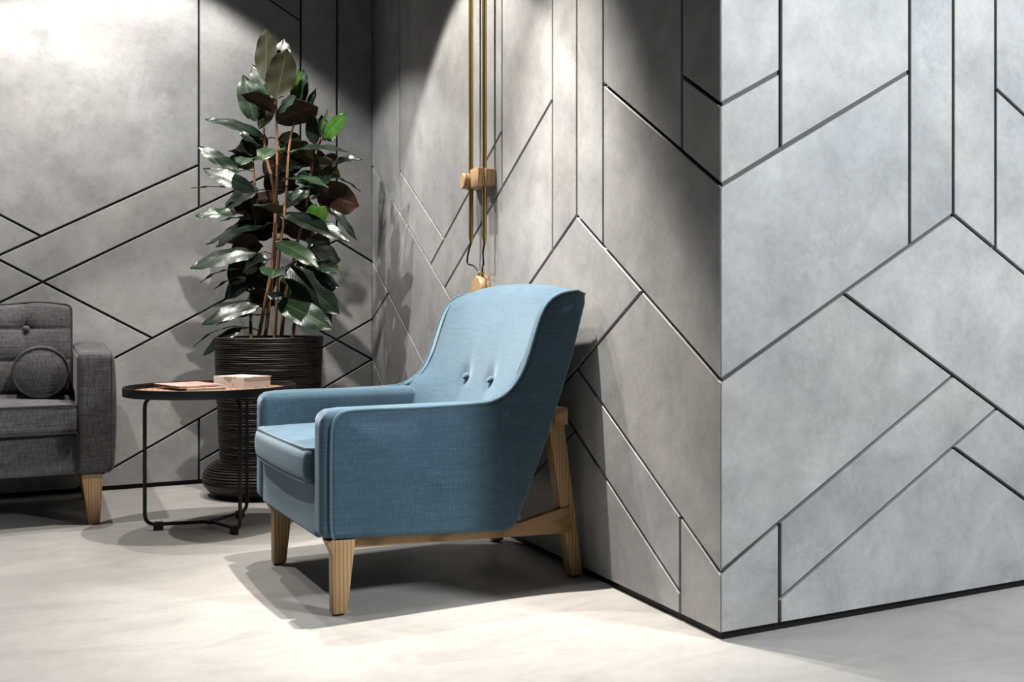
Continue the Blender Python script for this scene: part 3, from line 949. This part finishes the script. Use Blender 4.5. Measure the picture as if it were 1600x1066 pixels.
G, Lm, Mi = 'leaf', 'leaflime', 'leafmid'
UB, UG = 'underbrown', 'undergreen'
LEAVES = [
    # top of the plant
    ((414, 124), (416, 44), .051, -82, Mi, 'under', .06, .10, .03, .05),
    ((431, 155), (448, 75), .067, -86, Mi, 'under', .05, .06, -.03, -.03),
    ((438, 122), (444, 60), .045, 60, Mi, UG, .06, .15, .08, .12),
    ((398, 190), (380, 117), .050, 82, Mi, UG, .04, .16, .0, .02),
    ((420, 152), (394, 101), .036, 80, Mi, UG, .05, .12, .05, .08),
    ((434, 176), (376, 148), .046, -38, G, UB, .22, .22, -.02, -.08),
    ((436, 176), (464, 151), .036, 62, G, 'under', .10, .20, -.05, -.12),
    ((432, 192), (497, 168), .066, -42, G, UB, .22, .15, -.02, -.10),
    ((429, 152), (404, 202), .032, -60, G, 'under', .1, .2, .02, .0),
    ((460, 166), (468, 108), .026, 85, Lm, Lm, .05, .2, .02, .03),
    ((470, 168), (474, 108), .032, 80, Mi, UG, .10, .1, .05, .07),
    ((476, 184), (494, 138), .019, 72, Mi, UG, .05, .2, .04, .03),
    ((491, 226), (488, 177), .034, 74, G, 'under', .05, .2, .0, -.02),
    ((501, 206), (512, 172), .008, 80, Lm, Lm, .03, .3, .0, -.01),
    ((508, 220), (502, 180), .030, 70, Mi, UG, .05, .2, .05, .07),
    ((507, 217), (541, 176), .034, 86, Lm, Mi, .03, .06, .0, -.03),
    ((512, 220), (528, 205), .024, 60, G, 'under', .1, .2, .06, .08),
    # right side
    ((452, 238), (544, 238), .036, 26, G, 'under', .16, .2, -.03, -.06),
    ((514, 258), (566, 250), .024, 48, G, 'under', .16, .25, .0, -.05),
    ((502, 264), (527, 240), .032, -72, G, UB, .08, .1, .05, .06),
    ((516, 276), (563, 300), .019, 8, G, 'under', .16, .2, .04, .05),
    ((500, 292), (519, 258), .032, 66, Mi, 'under', .06, .2, .02, .0),
    ((494, 300), (561, 322), .078, -76, G, UB, .05, .05, .06, .04),
    ((440, 284), (513, 294), .034, 22, Mi, UG, .20, .25, -.06, -.20),
    ((440, 334), (548, 380), .046, 44, G, 'under', .12, .2, -.04, -.10),
    ((516, 324), (557, 376), .020, 40, G, 'under', .14, .2, .02, .02),
    ((490, 352), (511, 322), .034, 82, Lm, Lm, .05, .1, -.01, -.03),
    ((482, 346), (494, 318), .026, 80, Lm, Lm, .05, .1, .01, .0),
    ((478, 372), (516, 384), .042, 40, G, 'under', .14, .2, -.02, -.08),
    ((430, 378), (499, 420), .044, 40, Mi, UG, .16, .2, -.05, -.16),
    ((492, 412), (530, 428), .040, 40, Mi, UG, .14, .2, .0, -.08),
    ((447, 418), (531, 492), .068, 66, G, 'under', .10, .12, -.02, -.06),
    ((433, 470), (522, 516), .058, 64, Mi, 'under', .12, .14, -.06, -.14),
    ((452, 424), (458, 484), .050, 70, Mi, UG, .08, .1, .06, .05),
    ((470, 400), (498, 452), .050, 60, G, 'under', .10, .1, .08, .10),
    ((448, 300), (500, 350), .050, 30, G, 'under', .12, .2, .03, .05),
    # left side
    ((414, 214), (320, 187), .034, 40, G, 'under', .14, .15, -.01, -.04),
    ((406, 230), (373, 203), .027, 46, G, UG, .10, .2, .03, .04),
    ((374, 270), (308, 229), .032, 62, Mi, UG, .10, .14, .02, .02),
    ((398, 300), (317, 264), .042, 56, G, UG, .10, .16, -.04, -.10),
    ((376, 294), (299, 294), .016, 4, G, 'under', .06, .1, .04, .06),
    ((396, 247), (356, 236), .022, -18, G, UB, .14, .2, .02, .02),
    ((440, 236), (410, 252), .062, 6, Mi, UG, .22, .30, -.06, -.22),
    ((396, 250), (377, 259), .050, 4, Mi, UG, .20, .30, -.04, -.18),
    ((370, 334), (305, 338), .030, 52, Mi, UG, .12, .2, -.05, -.10),
    ((390, 312), (350, 328), .022, -20, G, 'under', .16, .2, .03, .03),
    ((396, 342), (344, 346), .018, 0, G, 'under', .14, .2, .02, .02),
    ((436, 334), (398, 322), .060, 0, Mi, UG, .22, .2, -.06, -.20),
    ((412, 354), (322, 383), .034, 34, G, 'under', .14, .15, .0, -.02),
    ((402, 396), (297, 420), .052, 48, G, UG, .14, .12, -.04, -.10),
    ((374, 420), (313, 442), .024, 4, G, 'under', .18, .15, .03, .03),
    ((386, 434), (335, 452), .020, 0, G, 'under', .2, .15, .05, .05),
    ((412, 402), (352, 468), .062, 62, G, 'under', .06, .1, .06, .08),
    ((402, 474), (304, 492), .038, 12, G, 'under', .16, .15, .06, .06),
    ((406, 478), (315, 508), .040, 54, G, UG, .14, .15, -.04, -.10),
    ((408, 492), (338, 508), .022, -16, G, 'under', .18, .15, .02, .0),
    ((388, 512), (303, 542), .024, 6, G, 'under', .26, .15, .03, .03),
    ((378, 512), (318, 556), .028, 60, G, 'under', .16, .15, -.05, -.10),
    # leaves pointing at the viewer or away from the middle of the plant
    ((434, 422), (424, 436), .066, 4, Mi, UG, .20, .30, -.06, -.22),
    ((436, 456), (424, 470), .034, 40, G, 'under', .14, .2, -.08, -.14),
]
for L_ in LEAVES: leaf(*L_)
# inner leaves, in the shade of the outer ones
rl = random.Random(11)
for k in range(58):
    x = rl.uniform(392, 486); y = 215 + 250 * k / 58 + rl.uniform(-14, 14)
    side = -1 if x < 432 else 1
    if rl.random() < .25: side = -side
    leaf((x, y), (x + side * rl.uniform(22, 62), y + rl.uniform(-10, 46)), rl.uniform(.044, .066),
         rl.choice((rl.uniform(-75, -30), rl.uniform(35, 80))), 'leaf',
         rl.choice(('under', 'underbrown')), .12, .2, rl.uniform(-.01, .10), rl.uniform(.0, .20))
